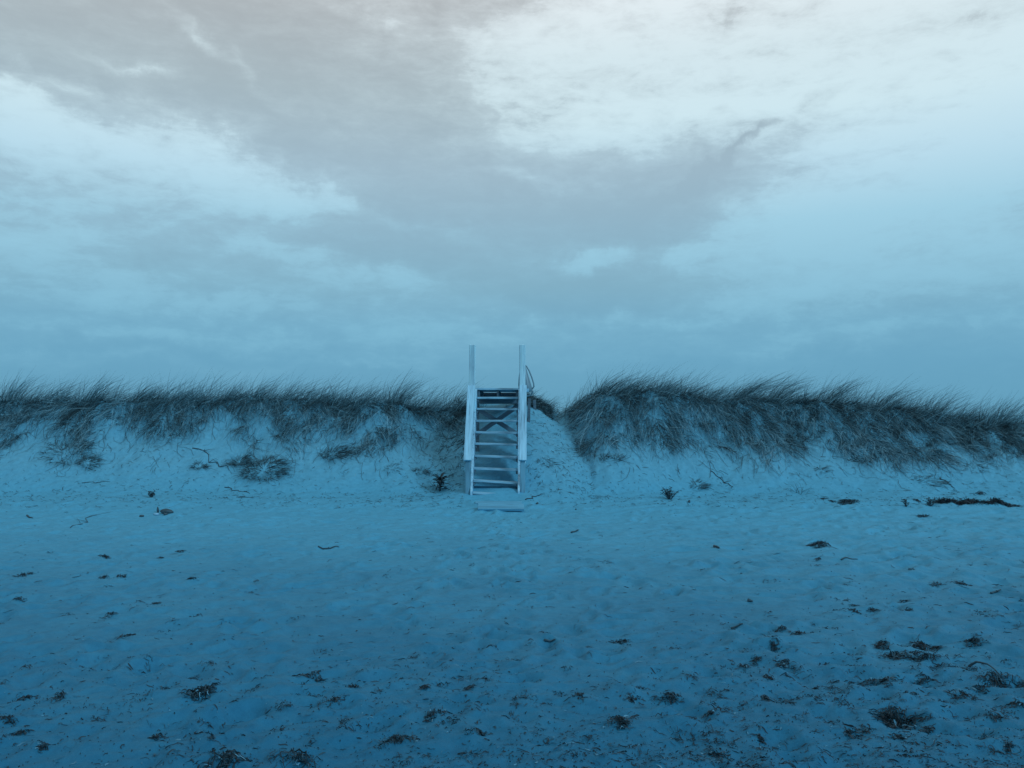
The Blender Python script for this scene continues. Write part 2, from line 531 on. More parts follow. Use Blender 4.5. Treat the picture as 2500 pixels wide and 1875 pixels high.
FOOT = []
for i in range(1000):
    fy = 3.2 + 11.0 * random.random() ** 0.8
    fx = random.uniform(-0.70, 0.72) * fy
    FOOT.append((fx, fy, random.uniform(0.05, 0.10), random.uniform(0.10, 0.20), random.uniform(0, math.pi), random.uniform(0.009, 0.024)))
for i in range(70):                                    # the trodden way to the stairs
    fy = random.uniform(5, 14); fx = -0.3 + (14.4 - fy) * 0.06 + random.gauss(0, 0.35)
    FOOT.append((fx, fy, 0.055, 0.14, random.gauss(0, 0.35) + math.pi / 2 * 0, random.uniform(0.014, 0.028)))

def build_terrain():
    def graded(lo, hi, step, far):
        out = [hi]
        s = step
        while out[-1] < far:
            s *= 1.25; out.append(out[-1] + s)
        return out[1:]
    xf = np.arange(-11.4, 11.4001, 0.034)
    gx = graded(0, xf[-1], 0.034, 420)
    xs = np.concatenate([-np.array(gx)[::-1], xf, np.array(gx)])
    ys = [2.6]
    while ys[-1] < 19.0:
        ys.append(ys[-1] + (0.019 + 0.0017 * (ys[-1] - 2.6)))
    gy = graded(0, ys[-1], 0.045, 600)
    gy0 = []
    s = 0.03; p = ys[0]
    while p > -60:
        s *= 1.25; p -= s; gy0.append(p)
    ys = np.array(gy0[::-1] + ys + gy)
    X, Y = np.meshgrid(xs, ys)
    Z, T, G = base_height(X, Y)
    near = sstep(0.0, 2.5, Y) * (1 - sstep(19, 21, Y)) * (1 - sstep(11, 13, np.abs(X)))
    flat = 1 - sstep(0.05, 0.5, T)
    # wind-worn, trodden relief
    right = sstep(0.5, 4.0, X + 0.2 * (Y - 8))
    rel = 0.028 * perlin(X / 2.6, Y / 2.0, 41)
    rx = X * 0.93 + Y * 0.36; ry = -X * 0.36 + Y * 0.93
    rip = 1 - np.abs(perlin(rx / 0.75 + 0.3 * perlin(X, Y, 8), ry / 0.42, 42)) * 2.2
    rel += (0.010 + 0.016 * right) * rip
    rel += 0.016 * perlin(X / 0.42, Y / 0.30, 43) + 0.009 * perlin(X / 0.19, Y / 0.14, 44)
    rough = 1 - sstep(4.6, 7.0, Y + 0.6 * perlin(X * 0.8, Y * 0.8, 45) - 0.12 * X)
    rel += rough * (0.020 * np.abs(perlin(X / 0.15, Y / 0.11, 46)) + 0.009 * perlin(X / 0.07, Y / 0.06, 47))
    Z = Z + near * flat * rel
    for fx, fy, a, b, w, d in FOOT:
        jx = np.searchsorted(xs, [fx - 0.5, fx + 0.5]); jy = np.searchsorted(ys, [fy - 0.5, fy + 0.5])
        sl = (slice(jy[0], jy[1]), slice(jx[0], jx[1]))
        dx = X[sl] - fx; dy = Y[sl] - fy
        u = (dx * math.cos(w) + dy * math.sin(w)) / a; v = (-dx * math.sin(w) + dy * math.cos(w)) / b
        r2 = u * u + v * v
        Z[sl] += d * (-np.exp(-r2 * 1.3) + 0.75 * np.exp(-(np.sqrt(r2) - 1.45) ** 2 * 5.0))
    # dune face: slumps, rills, hummocks under the turf
    face = sstep(0.03, 0.35, T) * near
    up = sstep(0.45, 0.75, T)
    led = np.abs(perlin(X / 0.55 + 0.4 * perlin(X / 0.3, Y / 0.3, 57), Y / 0.33, 56))
    Z += face * sstep(0.2, 0.5, T) * (1 - 0.45 * G) * 0.07 * (0.35 - led)
    Z += face * (0.016 * perlin(X / 0.17, Y / 0.15, 58) + 0.010 * perlin(X / 0.08, Y / 0.08, 59)) * (1 - sstep(0.9, 1.0, T))
    Z += face * (0.05 * perlin(X / 0.9, Y / 1.2, 51) + 0.022 * perlin(X / 0.33, Y / 0.7, 52)) * (1 - 0.4 * G)
    Z += face * up * (1 - G) * (0.055 * perlin(X / 0.38, Y / 0.22, 53) + 0.03 * perlin(X / 0.15, Y / 0.12, 54))
    Z += face * (0.008 * perlin(X / 0.12, Y / 0.2, 55))
    # sand banked up against the lowest board of the stairs
    Z += 0.05 * np.exp(-((X + 0.25) / 0.30) ** 2 - ((Y - 14.62) / 0.22) ** 2)
    return xs, ys, X, Y, Z

xs, ys, GX, GY, GZ = build_terrain()

def H(x, y):
    x = np.clip(np.asarray(x, float), xs[0], xs[-1] - 1e-6); y = np.clip(np.asarray(y, float), ys[0], ys[-1] - 1e-6)
    i = np.clip(np.searchsorted(xs, x, side='right') - 1, 0, len(xs) - 2); j = np.clip(np.searchsorted(ys, y, side='right') - 1, 0, len(ys) - 2)
    u = (x - xs[i]) / (xs[i + 1] - xs[i]); v = (y - ys[j]) / (ys[j + 1] - ys[j])
    return (GZ[j, i] * (1 - u) + GZ[j, i + 1] * u) * (1 - v) + (GZ[j + 1, i] * (1 - u) + GZ[j + 1, i + 1] * u) * v

def ground(px, py):
    """where the sand lies along the line of sight through a point of the photograph"""
    d = ray(px, py)
    t = np.linspace(2.5, 30, 2200)
    x = d.x * t; y = d.y * t; z = EYE + d.z * t
    below = np.nonzero(z < H(x, y))[0]
    k = below[0] if len(below) else int(np.argmin(z - H(x, y)))
    return float(x[k]), float(y[k]), float(H(x[k], y[k]))

dzx = np.gradient(GZ, axis=1) / np.gradient(GX, axis=1); dzy = np.gradient(GZ, axis=0) / np.gradient(GY, axis=0)
GN = norm(np.stack([-dzx, -dzy, np.ones_like(GZ)], axis=-1))

def sheet(name, j0, j1, label):
    sub = slice(j0, j1)
    co = np.stack([GX[sub], GY[sub], GZ[sub]], axis=-1).reshape(-1, 3).astype(np.float32)
    nn = GN[sub].reshape(-1, 3)
    r, c = j1 - j0, len(xs)
    a = (np.arange(r - 1)[:, None] * c + np.arange(c - 1)[None]).ravel()
    faces = np.stack([a, a + 1, a + c + 1, a + c], axis=1)
    me = bpy.data.meshes.new(name)
    me.vertices.add(len(co)); me.vertices.foreach_set('co', co.ravel())
    me.loops.add(faces.size); me.loops.foreach_set('vertex_index', faces.ravel().astype(np.int32))
    me.polygons.add(len(faces)); me.polygons.foreach_set('loop_start', (np.arange(len(faces)) * 4).astype(np.int32))
    me.polygons.foreach_set('use_smooth', np.ones(len(faces), dtype=bool))
    me.update(calc_edges=True)
    me.normals_split_custom_set_from_vertices(nn.astype(np.float32))
    o = link(name, me, M['sand'])
    return tag(o, label, kind='structure')

jd = int(np.searchsorted(ys, 14.75))
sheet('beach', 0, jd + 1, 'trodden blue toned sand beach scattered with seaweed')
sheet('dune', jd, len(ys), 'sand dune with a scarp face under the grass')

# ------------------------------------------------------------------ dune grass
def face_normal(x, y):
    e = 0.12
    gx = (H(x + e, y) - H(x - e, y)) / (2 * e); gy = (H(x, y + e) - H(x, y - e)) / (2 * e)
    return norm(np.stack([-gx, -gy, np.ones_like(gx)], axis=-1)), np.stack([gx, gy], axis=-1)

def crest_grass(xlo, xhi, ntuft, per, seed):
    g = np.random.default_rng(seed)
    PP, DD, BB, LL, WW, TT = [], [], [], [], [], []
    def add(x, y, m, big, lean, sp, Lm, thin=1.0):
        rx = g.normal(x, sp, m); ry = g.normal(y, sp, m)
        fan = (rx - x) / max(sp, 1e-3)
        d = np.stack([lean + 0.16 * fan + g.normal(0, 0.16, m), g.normal(-0.05, 0.22, m), np.ones(m)], axis=1)
        b = np.stack([g.normal(0.34, 0.16, m) * (0.5 + lean), g.normal(0, 0.08, m), g.normal(-0.20, 0.10, m)], axis=1)
        L = np.clip(g.normal(Lm, 0.24 * Lm, m), 0.10, 0.85)
        PP.append(np.stack([rx, ry, H(rx, ry) - 0.02], axis=1)); DD.append(norm(d)); BB.append(b); LL.append(L)
        WW.append(g.uniform(0.0045, 0.0085, m) * thin); TT.append(np.clip(g.normal(0.50, 0.25, m) + (g.random(m) > 0.94) * 0.5, 0, 1))
    def crest(x): return float(np.interp(x, cX, cY))
    # big windswept tussocks, unevenly spaced along the edge
    x = xlo
    while x < xhi:
        big = g.uniform(0.7, 1.25)
        add(x, crest(x) + g.normal(-0.05, 0.14), int(per * 2.6 * big), big, g.normal(0.50, 0.15), 0.085 * big, 0.60 * big)
        x += g.uniform(0.35, 1.25)
    # low matted growth and thin stalks between them
    for i in range(ntuft):
        x = g.uniform(xlo, xhi); y = crest(x) + (g.normal(-0.12, 0.14) if g.random() < 0.55 else g.uniform(-0.1, 1.3))
        add(x, y, int(per * g.uniform(0.3, 1.0)), 1, g.normal(0.55, 0.2), g.uniform(0.06, 0.16), g.uniform(0.20, 0.38))
    m = int((xhi - xlo) * 100)
    for i in range(m):
        x = g.uniform(xlo, xhi)
        add(x, crest(x) + g.uniform(-0.2, 0.9), 2, 1, g.normal(0.34, 0.2), 0.03, g.uniform(0.42, 0.70), 0.8)
    return [np.concatenate(a) for a in (PP, DD, BB, LL, WW, TT)]

def veg_low(x):
    """how far down the face the turf reaches (as a fraction of the face's height)"""
    base = np.interp(x, [-12, -9, -6.5, -4, -2.6, -1.6, -1.0, -0.7, 1.0, 1.3, 2.0, 4.0, 6, 8, 9.5, 12],
                     [0.64, 0.64, 0.68, 0.64, 0.60, 0.68, 0.70, 1.1, 0.9, 0.62, 0.58, 0.56, 0.55, 0.56, 0.57, 0.58])
    return base + 0.035 + 0.16 * perlin(x * 1.1, x * 0 + 7.7, 61) + 0.09 * perlin(x * 3.6, x * 0 + 1.7, 62)

def face_grass(xlo, xhi, n, seed, cover=0.0, least=0.10):
    g = np.random.default_rng(seed)
    K = n * 5; x = g.uniform(xlo, xhi, K); y = g.uniform(14.6, 18.2, K)
    _, t, gw = base_height(x, y)
    lo = veg_low(x)
    cl = fbm(x * 1.9, y * 2.4, 3, seed) + 0.5 * perlin(x * 6, y * 6, seed + 9)
    p = sstep(lo - 0.10, lo + 0.16, t) * (1 - sstep(1.0, 1.06, t)) * np.maximum(least + (1 - least) * sstep(-0.30, 0.30, cl + cover), 0.75 * sstep(0.80, 0.90, t)) * (1 - gw * (1 - 0.8 * sstep(0.74, 0.9, t)))
    k = g.random(K) < p
    x, y, t, cl = x[k][:n], y[k][:n], t[k][:n], cl[k][:n]
    n = len(x)
    nn, gr = face_normal(x, y)
    down = norm(np.stack([-gr[:, 0], -gr[:, 1], -(gr[:, 0] ** 2 + gr[:, 1] ** 2)], axis=1))
    # each sod hangs its own way; the wind combs the whole to the right
    ang = 2.2 * perlin(x * 2.1 + 5, y * 2.6, seed + 21) + 1.0 * perlin(x * 5.5, y * 5.5, seed + 22)
    swirl = np.stack([np.sin(ang) * 0.85, -0.1 + 0 * ang, 0.25 * np.cos(ang)], axis=1)
    mess = g.normal(size=(n, 3)) * np.array([0.42, 0.3, 0.34])
    d0 = norm(down * g.uniform(0.2, 1.1, (n, 1)) + nn * g.uniform(0.15, 0.8, (n, 1)) + swirl + mess + np.array([0.16, -0.05, 0.0]))
    b = np.stack([g.normal(0.05, 0.2, n), g.normal(-0.08, 0.12, n), g.normal(-0.50, 0.24, n)], axis=1)
    L = np.clip(g.normal(0.24, 0.10, n), 0.06, 0.55)
    w = g.uniform(0.004, 0.010, n)
    # short mat toned dark as shadow pockets, and paler dead strands hanging over it
    hang = g.random(n) < 0.38
    nh = int(hang.sum())
    d0[hang] = norm(down[hang] * g.uniform(0.5, 1.2, (nh, 1)) + nn[hang] * g.uniform(0.25, 0.8, (nh, 1)) + swirl[hang] * 0.5 + g.normal(size=(nh, 3)) * np.array([0.30, 0.15, 0.15]))
    L[hang] = np.clip(g.normal(0.36, 0.12, nh), 0.1, 0.7); w[hang] *= 0.75
    L[~hang] *= 0.72
    sod = perlin(x * 3.1, y * 3.7, seed + 31)
    tone = np.where(hang, g.normal(0.72, 0.20, n) + 0.2 * sod, g.normal(0.25, 0.15, n) + 0.26 * sod)
    tone = tone + 0.30 * perlin(x * 1.3, y * 1.7, seed + 41) - 0.22 * sstep(0.86, 0.97, t)      # darker and paler clumps by noise, darker band at the brow
    tone = np.clip(tone + (g.random(n) > 0.93) * g.uniform(0.2, 0.5, n), 0, 1)
    P0 = np.stack([x, y, H(x, y) + 0.005], axis=1)
    return P0, d0, b, L, w, tone

def roots(xlo, xhi, n, seed):
    """bare runners trailing down the sand below the turf"""
    g = np.random.default_rng(seed)
    x = g.uniform(xlo, xhi, n); lo = veg_low(x)
    yc = np.interp(x, cX, cY); y = 14.75 + (yc - 14.75) * np.clip(lo + g.normal(0.0, 0.10, n), 0.2, 0.95)
    segs = 9
    P = np.zeros((n, segs, 3)); a = g.normal(-math.pi / 2 + 0.25, 0.45, n); step = g.uniform(0.02, 0.06, n)
    for s in range(segs):
        P[:, s, 0] = x; P[:, s, 1] = y; P[:, s, 2] = H(x, y) + 0.006 + 0.012 * g.random(n)
        a = a + g.normal(0, 0.35, n); x = x + np.cos(a) * step; y = y + np.sin(a) * step
    T = norm(np.gradient(P, axis=1)); S = norm(np.cross(T, np.array([0, -0.6, 0.8])))
    W = S * (g.uniform(0.0012, 0.0035, n)[:, None, None])
    return P, W, np.clip(g.normal(0.3, 0.15, n), 0, 1)

def grass_bank(name, xlo, xhi, ntuft, per, nface, nroot, seed, label, cover, least):
    P0, d0, b, L, w, tn = crest_grass(xlo, xhi, ntuft, per, seed)
    P, W = curves(P0, d0, b, L, w, 5)
    q0, e0, c0, l0, w0, t0 = face_grass(xlo, xhi, nface, seed + 1, cover, least)
    Q, V = curves(q0, e0, c0, l0, w0, 5, keep_above=0.006)
    RP, RW, rt = roots(xlo, xhi, nroot, seed + 2)
    me1 = np.concatenate([P, Q]); w1 = np.concatenate([W, V]); t1 = np.concatenate([tn, t0])
    o = link(name, ribbons_mesh(name, me1, w1, t1), M['grass'])
    tag(o, label, 'grass', kind='stuff')
    r = link('trailing_root', ribbons_mesh('trailing_root', RP, RW, rt), M['grass'], o)
    r['kind'] = 'stuff'
    return o

grass_bank('marram_grass', -11.3, -1.02, 170, 42, 21000, 240, 101, 'windswept dark marram grass covering the dune left of the stairs', 0.08, 0.12)
grass_bank('marram_grass', 1.2, 11.3, 170, 42, 25000, 300, 202, 'thick dark marram grass covering the dune right of the stairs', 0.20, 0.16)
# thin growth on the shoulder behind the stairs
P0, d0, b, L, w, tn = crest_grass(-0.95, 1.0, 40, 22, 303)
L = L * 0.42
q0, e0, c0, l0, w0, t0 = face_grass(-1.05, 1.05, 2600, 304, 0.15)
hx = np.random.default_rng(9).uniform(0.05, 0.86, 2600); hy = np.interp(hx, cX, cY) - np.random.default_rng(8).uniform(-0.15, 0.75, 2600)
# dark stubble on the gully side left of the stairs
g9 = np.random.default_rng(19)
sx = g9.uniform(-1.55, -0.80, 2600); sy = g9.uniform(14.9, 17.5, 2600)
kk = g9.random(2600) < (0.12 + 0.88 * sstep(15.0, 16.8, sy)) * (0.3 + 0.7 * sstep(-1.5, -1.05, sx)) * (0.25 + 0.75 * sstep(-0.2, 0.3, perlin(sx * 4, sy * 4, 91)))
hx = np.concatenate([hx, sx[kk]]); hy = np.concatenate([hy, sy[kk]])
hn = len(hx)
q0 = np.concatenate([q0, np.stack([hx, hy, H(hx, hy)], axis=1)]); e0 = np.concatenate([e0, norm(rng.normal(size=(hn, 3)) * 0.6 + np.array([0.3, -0.3, 0.7]))])
c0 = np.concatenate([c0, np.stack([rng.normal(0.1, 0.2, hn), rng.normal(0, 0.1, hn), rng.normal(-0.4, 0.2, hn)], axis=1)])
l0 = np.concatenate([l0, rng.uniform(0.10, 0.30, hn)]); w0 = np.concatenate([w0, rng.uniform(0.005, 0.011, hn)]); t0 = np.concatenate([t0, np.clip(rng.normal(0.3, 0.2, hn), 0, 1)])
P, W = curves(P0, d0, b, L, w, 5); Q, V = curves(q0, e0, c0, l0 * 0.55, w0, 5, keep_above=0.006)
o = link('marram_grass', ribbons_mesh('marram_grass', np.concatenate([P, Q]), np.concatenate([W, V]), np.concatenate([tn, t0])), M['grass'])
tag(o, 'thin short grass on the sandy gap behind the stairs', 'grass', kind='stuff')

def tuft(px, py, wpx, n, L, label, kindname='grass_tuft', spread=0.6, upright=0.5, lean=0.15, cat='grass tuft', tone=0.32):
    x, y, z = ground(px, py)
    r = wpx * y / F * 0.5
    g = np.random.default_rng(int(px * 7 + py))
    ang = g.uniform(0, 2 * math.pi, n); rad = r * np.sqrt(g.random(n))
    X = x + np.cos(ang) * rad; Y = y + np.sin(ang) * rad * spread
    P0 = np.stack([X, Y, H(X, Y) - 0.005], axis=1)
    d = norm(np.stack([np.cos(ang) * g.uniform(0.2, 1, n) + lean, np.sin(ang) * 0.5 - 0.25, upright * g.uniform(0.3, 1.2, n)], axis=1))
    b = np.stack([g.normal(lean, 0.3, n), g.normal(-0.1, 0.2, n), g.normal(-0.45, 0.2, n)], axis=1)
    P, W = curves(P0, d, b, np.clip(g.normal(L, L * 0.3, n), 0.03, 1), g.uniform(0.004, 0.009, n), 5, keep_above=0.006)
    base = np.array([x, y, z])
    me = ribbons_mesh(kindname, P - base, W, np.clip(g.normal(tone, 0.2, n), 0, 1))
    o = link(kindname, me, M['grass'])
    o.location = (x, y, z)
    return tag(o, label, cat, 'loose grass tufts on the dune foot')

tuft(645, 1150, 105, 620, 0.20, 'large slumped clod of matted grass at the dune foot, left of the stairs')
tuft(585, 1130, 40, 260, 0.20, 'dark drooping grass tuft on the left shoulder of the slumped clod')
tuft(487, 1140, 34, 120, 0.13, 'small round grass tuft left of the slumped clod')
tuft(165, 1105, 120, 330, 0.16, 'broad thin patch of flattened grass on the far left dune slope')
tuft(215, 1130, 50, 200, 0.15, 'dark tuft at the right edge of the flattened far left patch', lean=0.3)
tuft(815, 1112, 60, 260, 0.22, 'fan of dead grass hanging low on the slope midway to the stairs', lean=0.35)
tuft(1030, 1152, 40, 110, 0.10, 'little dead grass tuft just above the spiky plant')
tuft(960, 1145, 42, 70, 0.08, 'sparse withered tuft left of the spiky plant')
tuft(1335, 1130, 46, 80, 0.09, 'sparse withered tuft on the sand right of the stair rail')
tuft(1475, 1120, 22, 70, 0.12, 'narrow dark tuft under the left end of the right grass bank', upright=0.9)
tuft(1508, 1120, 26, 80, 0.12, 'second narrow tuft under the left end of the right grass bank', upright=0.9)
tuft(1705, 1185, 42, 130, 0.09, 'dark dead grass tuft right of the leafy beach shrub')
tuft(2005, 1148, 28, 60, 0.09, 'tiny dark tuft alone on the bare right slope')
tuft(1955, 1205, 48, 26, 0.26, 'few thin upright stalks rising from the bare right slope', upright=2.0, lean=0.05)
tuft(2265, 1178, 80, 120, 0.12, 'long ragged root and grass tangle lying on the right slope', lean=0.4)
tuft(2380, 1140, 60, 60, 0.10, 'sparse root tangle on the far right slope')

# ------------------------------------------------------------------ stairs
SO = (-0.294, 14.47, 0.0)
st = empty('beach_stairs', SO, -0.0145)
tag(st, 'steep weathered wooden beach stairs climbing through the gap in the dune', 'stairs')
ty = [1202.7, 1173.4, 1142.6, 1112, 1082, 1053.5, 1025, 996, 968.7]
drop = [0.034, 0.042, 0.027, 0.032, 0.018, 0.010, 0.006, 0.004, 0.003]
TZ = []
for k, p in enumerate(ty):
    yk = 14.47 + 0.155 * k
    TZ.append(EYE - (p - HOR) / F * yk)
for k in range(9):
    o = box('tread', (0, 0.155 * k + 0.095, TZ[k] - 0.021), (0.782, 0.19, 0.040), M['wood_tread'], st, (R(-0.6), math.atan(drop[k] / 0.78), R(random.uniform(-0.5, 0.5))), 0.005, 0.003)
slope = (TZ[8] - TZ[0]) / (0.155 * 8)
for s in (-1, 1):
    x0, x1 = s * 0.3945, s * 0.4325
    z0 = TZ[0] - 0.02
    poly = [(0.005, 0.00), (0.16, -0.05), (1.50, TZ[8] - 0.12), (1.50, TZ[8] + 0.165), (1.325, TZ[8] + 0.13), (-0.012, z0 + 0.05)]
    stringer = prism_yz('stringer', poly, min(x0, x1), max(x0, x1), M['wood_z'], st)
    for k in range(9):
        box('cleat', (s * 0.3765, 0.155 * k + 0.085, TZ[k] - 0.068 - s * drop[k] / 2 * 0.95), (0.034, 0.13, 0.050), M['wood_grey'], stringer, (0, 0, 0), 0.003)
    # front post, leaning a little, with a split corner strip
    box('front_post', (s * 0.481, 0.075, 0.345), (0.084, 0.084, 0.88), M['wood_dull'], st, (R(0.3), R(-s * 0.3), 0), 0.005, 0.003)
    # handrail: a wide flat board up the slope
    y0, z0, y1, z1 = -0.005, 0.785, 1.02, 2.125
    ln = math.hypot(y1 - y0, z1 - z0)
    box('handrail', (s * 0.4825, (y0 + y1) / 2, (z0 + z1) / 2), (0.134, ln, 0.038), M['wood_y'], st, (math.atan2(z1 - z0, y1 - y0), 0, R(-s * 0.2)), 0.005, 0.003)
    # landing post
    zt = 2.895 if s < 0 else 2.900
    V = []
    o = box('landing_post', (s * 0.474, 1.085, (0.45 + zt) / 2), (0.112, 0.10, zt - 0.45), M['wood_bleached'], st, (0, R(0.35 if s < 0 else -0.1), 0), 0.010, 0.004)
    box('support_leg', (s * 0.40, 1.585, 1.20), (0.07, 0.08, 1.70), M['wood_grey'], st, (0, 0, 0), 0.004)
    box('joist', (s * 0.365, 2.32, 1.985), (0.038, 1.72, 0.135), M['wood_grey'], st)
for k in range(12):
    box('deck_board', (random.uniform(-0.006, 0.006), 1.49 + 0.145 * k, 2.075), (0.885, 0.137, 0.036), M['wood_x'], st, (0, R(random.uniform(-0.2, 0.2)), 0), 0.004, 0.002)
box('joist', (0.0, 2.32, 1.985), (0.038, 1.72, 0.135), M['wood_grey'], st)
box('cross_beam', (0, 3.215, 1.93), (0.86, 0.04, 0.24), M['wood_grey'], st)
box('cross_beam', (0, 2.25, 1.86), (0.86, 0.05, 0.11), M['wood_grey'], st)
def brace(xa, za, xb, zb, y):
    ln = math.hypot(xb - xa, zb - za)
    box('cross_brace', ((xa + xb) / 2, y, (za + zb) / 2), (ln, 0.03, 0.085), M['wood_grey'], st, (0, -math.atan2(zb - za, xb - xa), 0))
brace(-0.42, 1.71, 0.40, 1.19, 1.535)
brace(-0.42, 1.19, 0.40, 1.76, 1.500)
for (px, py, yy, hh, ww) in ((1287, 984, 16.9, 0.55, 0.060), (1300.5, 987, 17.5, 0.45, 0.060)):
    x = (px - CX) / F * yy; zt = EYE - (py - 11 - HOR) / F * yy
    box('walkway_post', (x - SO[0], yy - SO[1], zt - hh / 2), (ww, ww, hh), M['wood_grey'], st, (0, R(random.uniform(-2, 2)), 0))
# small iron hook block that carries the buoy
box('hook_block', (0.56, 1.10, 2.04), (0.075, 0.06, 0.06), M['wood_z'], st, (0, 0, 0))

# loose boards half buried before the stairs
def plank(px0, px1, py_front, depth, pitch, lift, label, roll=0.6):
    xa, ya, za = ground(px0, py_front); xb, yb, zb = ground(px1, py_front)
    yc = (ya + yb) / 2
    L = (px1 - px0) / F * yc
    o = link('loose_plank', box_mesh('loose_plank', L, depth, 0.034, 0.003, 0.003), M['wood_sandy'])
    o.location = Vector(((xa + xb) / 2, yc + depth * 0.5 * math.cos(pitch), (za + zb) / 2 + lift + depth * 0.5 * math.sin(pitch)))
    o.rotation_euler = (pitch, R(roll), R(-0.4))
    return tag(o, label, 'plank')
plank(1166, 1279, 1250, 0.20, R(20), 0.035, 'loose pale plank with a dark front edge, raised off the sand below the stairs')
plank(1160, 1273, 1233, 0.12, R(16), 0.004, 'narrow sand covered board behind the raised plank')

# ------------------------------------------------------------------ rescue buoy hanging on the right landing post
BY = 15.63
def bxz(px, py):
    return (px - CX) / F * BY, EYE - (py - HOR) / F * BY
bx, bz = bxz(1286, 968)
bu = empty('rescue_buoy', (bx, BY, bz), 0)
tag(bu, 'pale torpedo shaped rescue buoy hanging behind the right landing post', 'rescue buoy')
tx, tz = bxz(1277.5, 886)
axis = Vector((tx - bx, 0.0, tz - bz)); Lb = axis.length; axis.normalize()
side = Vector((axis.z, 0, -axis.x)); dep = Vector((0, 1, 0))
prof = [(0.115, 0.0), (0.12, 0.06), (0.13, 0.098), (0.16, 0.113), (0.24, 0.116), (0.34, 0.108), (0.50, 0.088), (0.68, 0.065), (0.84, 0.045), (0.94, 0.032), (1.0, 0.012), (1.004, 0.0)]
V, Fc = [], []
sg = 28
for u, r in prof:
    for k in range(sg):
        w = 2 * math.pi * k / sg
        V.append(axis * (u * Lb) + side * (math.cos(w) * r) + dep * (math.sin(w) * r * 0.8))
for i in range(len(prof) - 1):
    for k in range(sg):
        Fc.append((i * sg + k, i * sg + (k + 1) % sg, (i + 1) * sg + (k + 1) % sg, (i + 1) * sg + k))
me = bpy.data.meshes.new('body'); me.from_pydata([tuple(v) for v in V], [], Fc)
link('body', me, M['buoy'], bu, smooth=True)
def loc(u, v): return axis * (u * Lb) + side * v
for s, q in ((-0.8, 0.10), (1, 0.0)):
    tube('side_handle', [loc(0.93, s * 0.028), loc(0.88, s * 0.058) + dep * q * 0.4, loc(0.74, s * 0.098) + dep * q * 0.7, loc(0.55, s * 0.132) + dep * q, loc(0.36, s * 0.155) + dep * q, loc(0.27, s * 0.155) + dep * q, loc(0.19, s * 0.105)],
         [0.013] * 7, M['buoy'], bu)
tube('end_handle', [loc(0.20, -0.09), loc(0.10, -0.105), loc(0.035, -0.075), loc(0.008, 0.0), loc(0.035, 0.085), loc(0.11, 0.122), loc(0.21, 0.11)], [0.017] * 7, M['buoy'], bu)
tube('hanging_rope', [loc(0.97, 0.0), loc(1.03, -0.005), loc(1.09, -0.02), loc(1.12, -0.04)], 0.007, M['rope'], bu, 6)

# ------------------------------------------------------------------ plants
def leaf_mesh(name, L, wid, droop, fold=0.25, segs=6):
    V, Fc = [], []
    for i in range(segs + 1):
        t = i / segs
        w = wid * (math.sin(math.pi * min(1, 0.18 + 0.82 * t) ** 0.9) ** 0.8 * 0.9 + 0.08) * (1 - t ** 4)
        x = L * (math.sin(t * droop) / droop)
        z = L * 0.75 * (t * 0.9 - (t ** 2) * droop * 0.55)
        V += [(x, -w / 2, z + fold * w), (x, 0, z), (x, w / 2, z + fold * w)]
        if i:
            b = 3 * i
            Fc += [(b - 3, b - 2, b + 1, b), (b - 2, b - 1, b + 2, b + 1)]
    me = bpy.data.meshes.new(name)
    me.from_pydata(V, [], Fc)
    return me

def rosette(name, px, py, hpx, nleaf, label, cat, tiers=4):
    x, y, z = ground(px, py)
    hh = hpx / F * y
    root = empty(name, (x, y, z))
    tag(root, label, cat)
    tube('stem', [(0, 0, -0.05), (0.01 * hh, 0, hh * 0.4), (0.03 * hh, 0, hh * 0.85)], [0.020, 0.013, 0.006], M['leaf'], root)
    meshes = [leaf_mesh('leaf', hh * f * 1.3, hh * 0.125, dr) for f, dr in ((0.62, 1.5), (0.55, 1.9), (0.48, 1.2), (0.58, 2.2))]
    for m_ in meshes: m_.materials.append(M['leaf'])
    for i in range(nleaf):
        o = bpy.data.objects.new('leaf', meshes[i % 4]); COL.objects.link(o); o.parent = root
        t = i / nleaf
        o.location = (0.03 * hh * t, 0, hh * (0.12 + 0.74 * t))
        o.rotation_euler = (random.uniform(-0.3, 0.3), random.uniform(0.05, 0.35) - 0.60 * t, i * 2.399 + random.uniform(-0.3, 0.3))
        k = 1.30 + 0.25 * t
        o.scale = (k, k, k)
    return root
rosette('spiky_plant', 1074, 1199, 36, 26, 'dark spiky leafed plant at the dune foot beside the left stair post', 'plant')
rosette('spiky_plant', 1120, 1003, 24, 16, 'dark spiky leafed plant on the skyline behind the left stair rail', 'plant')

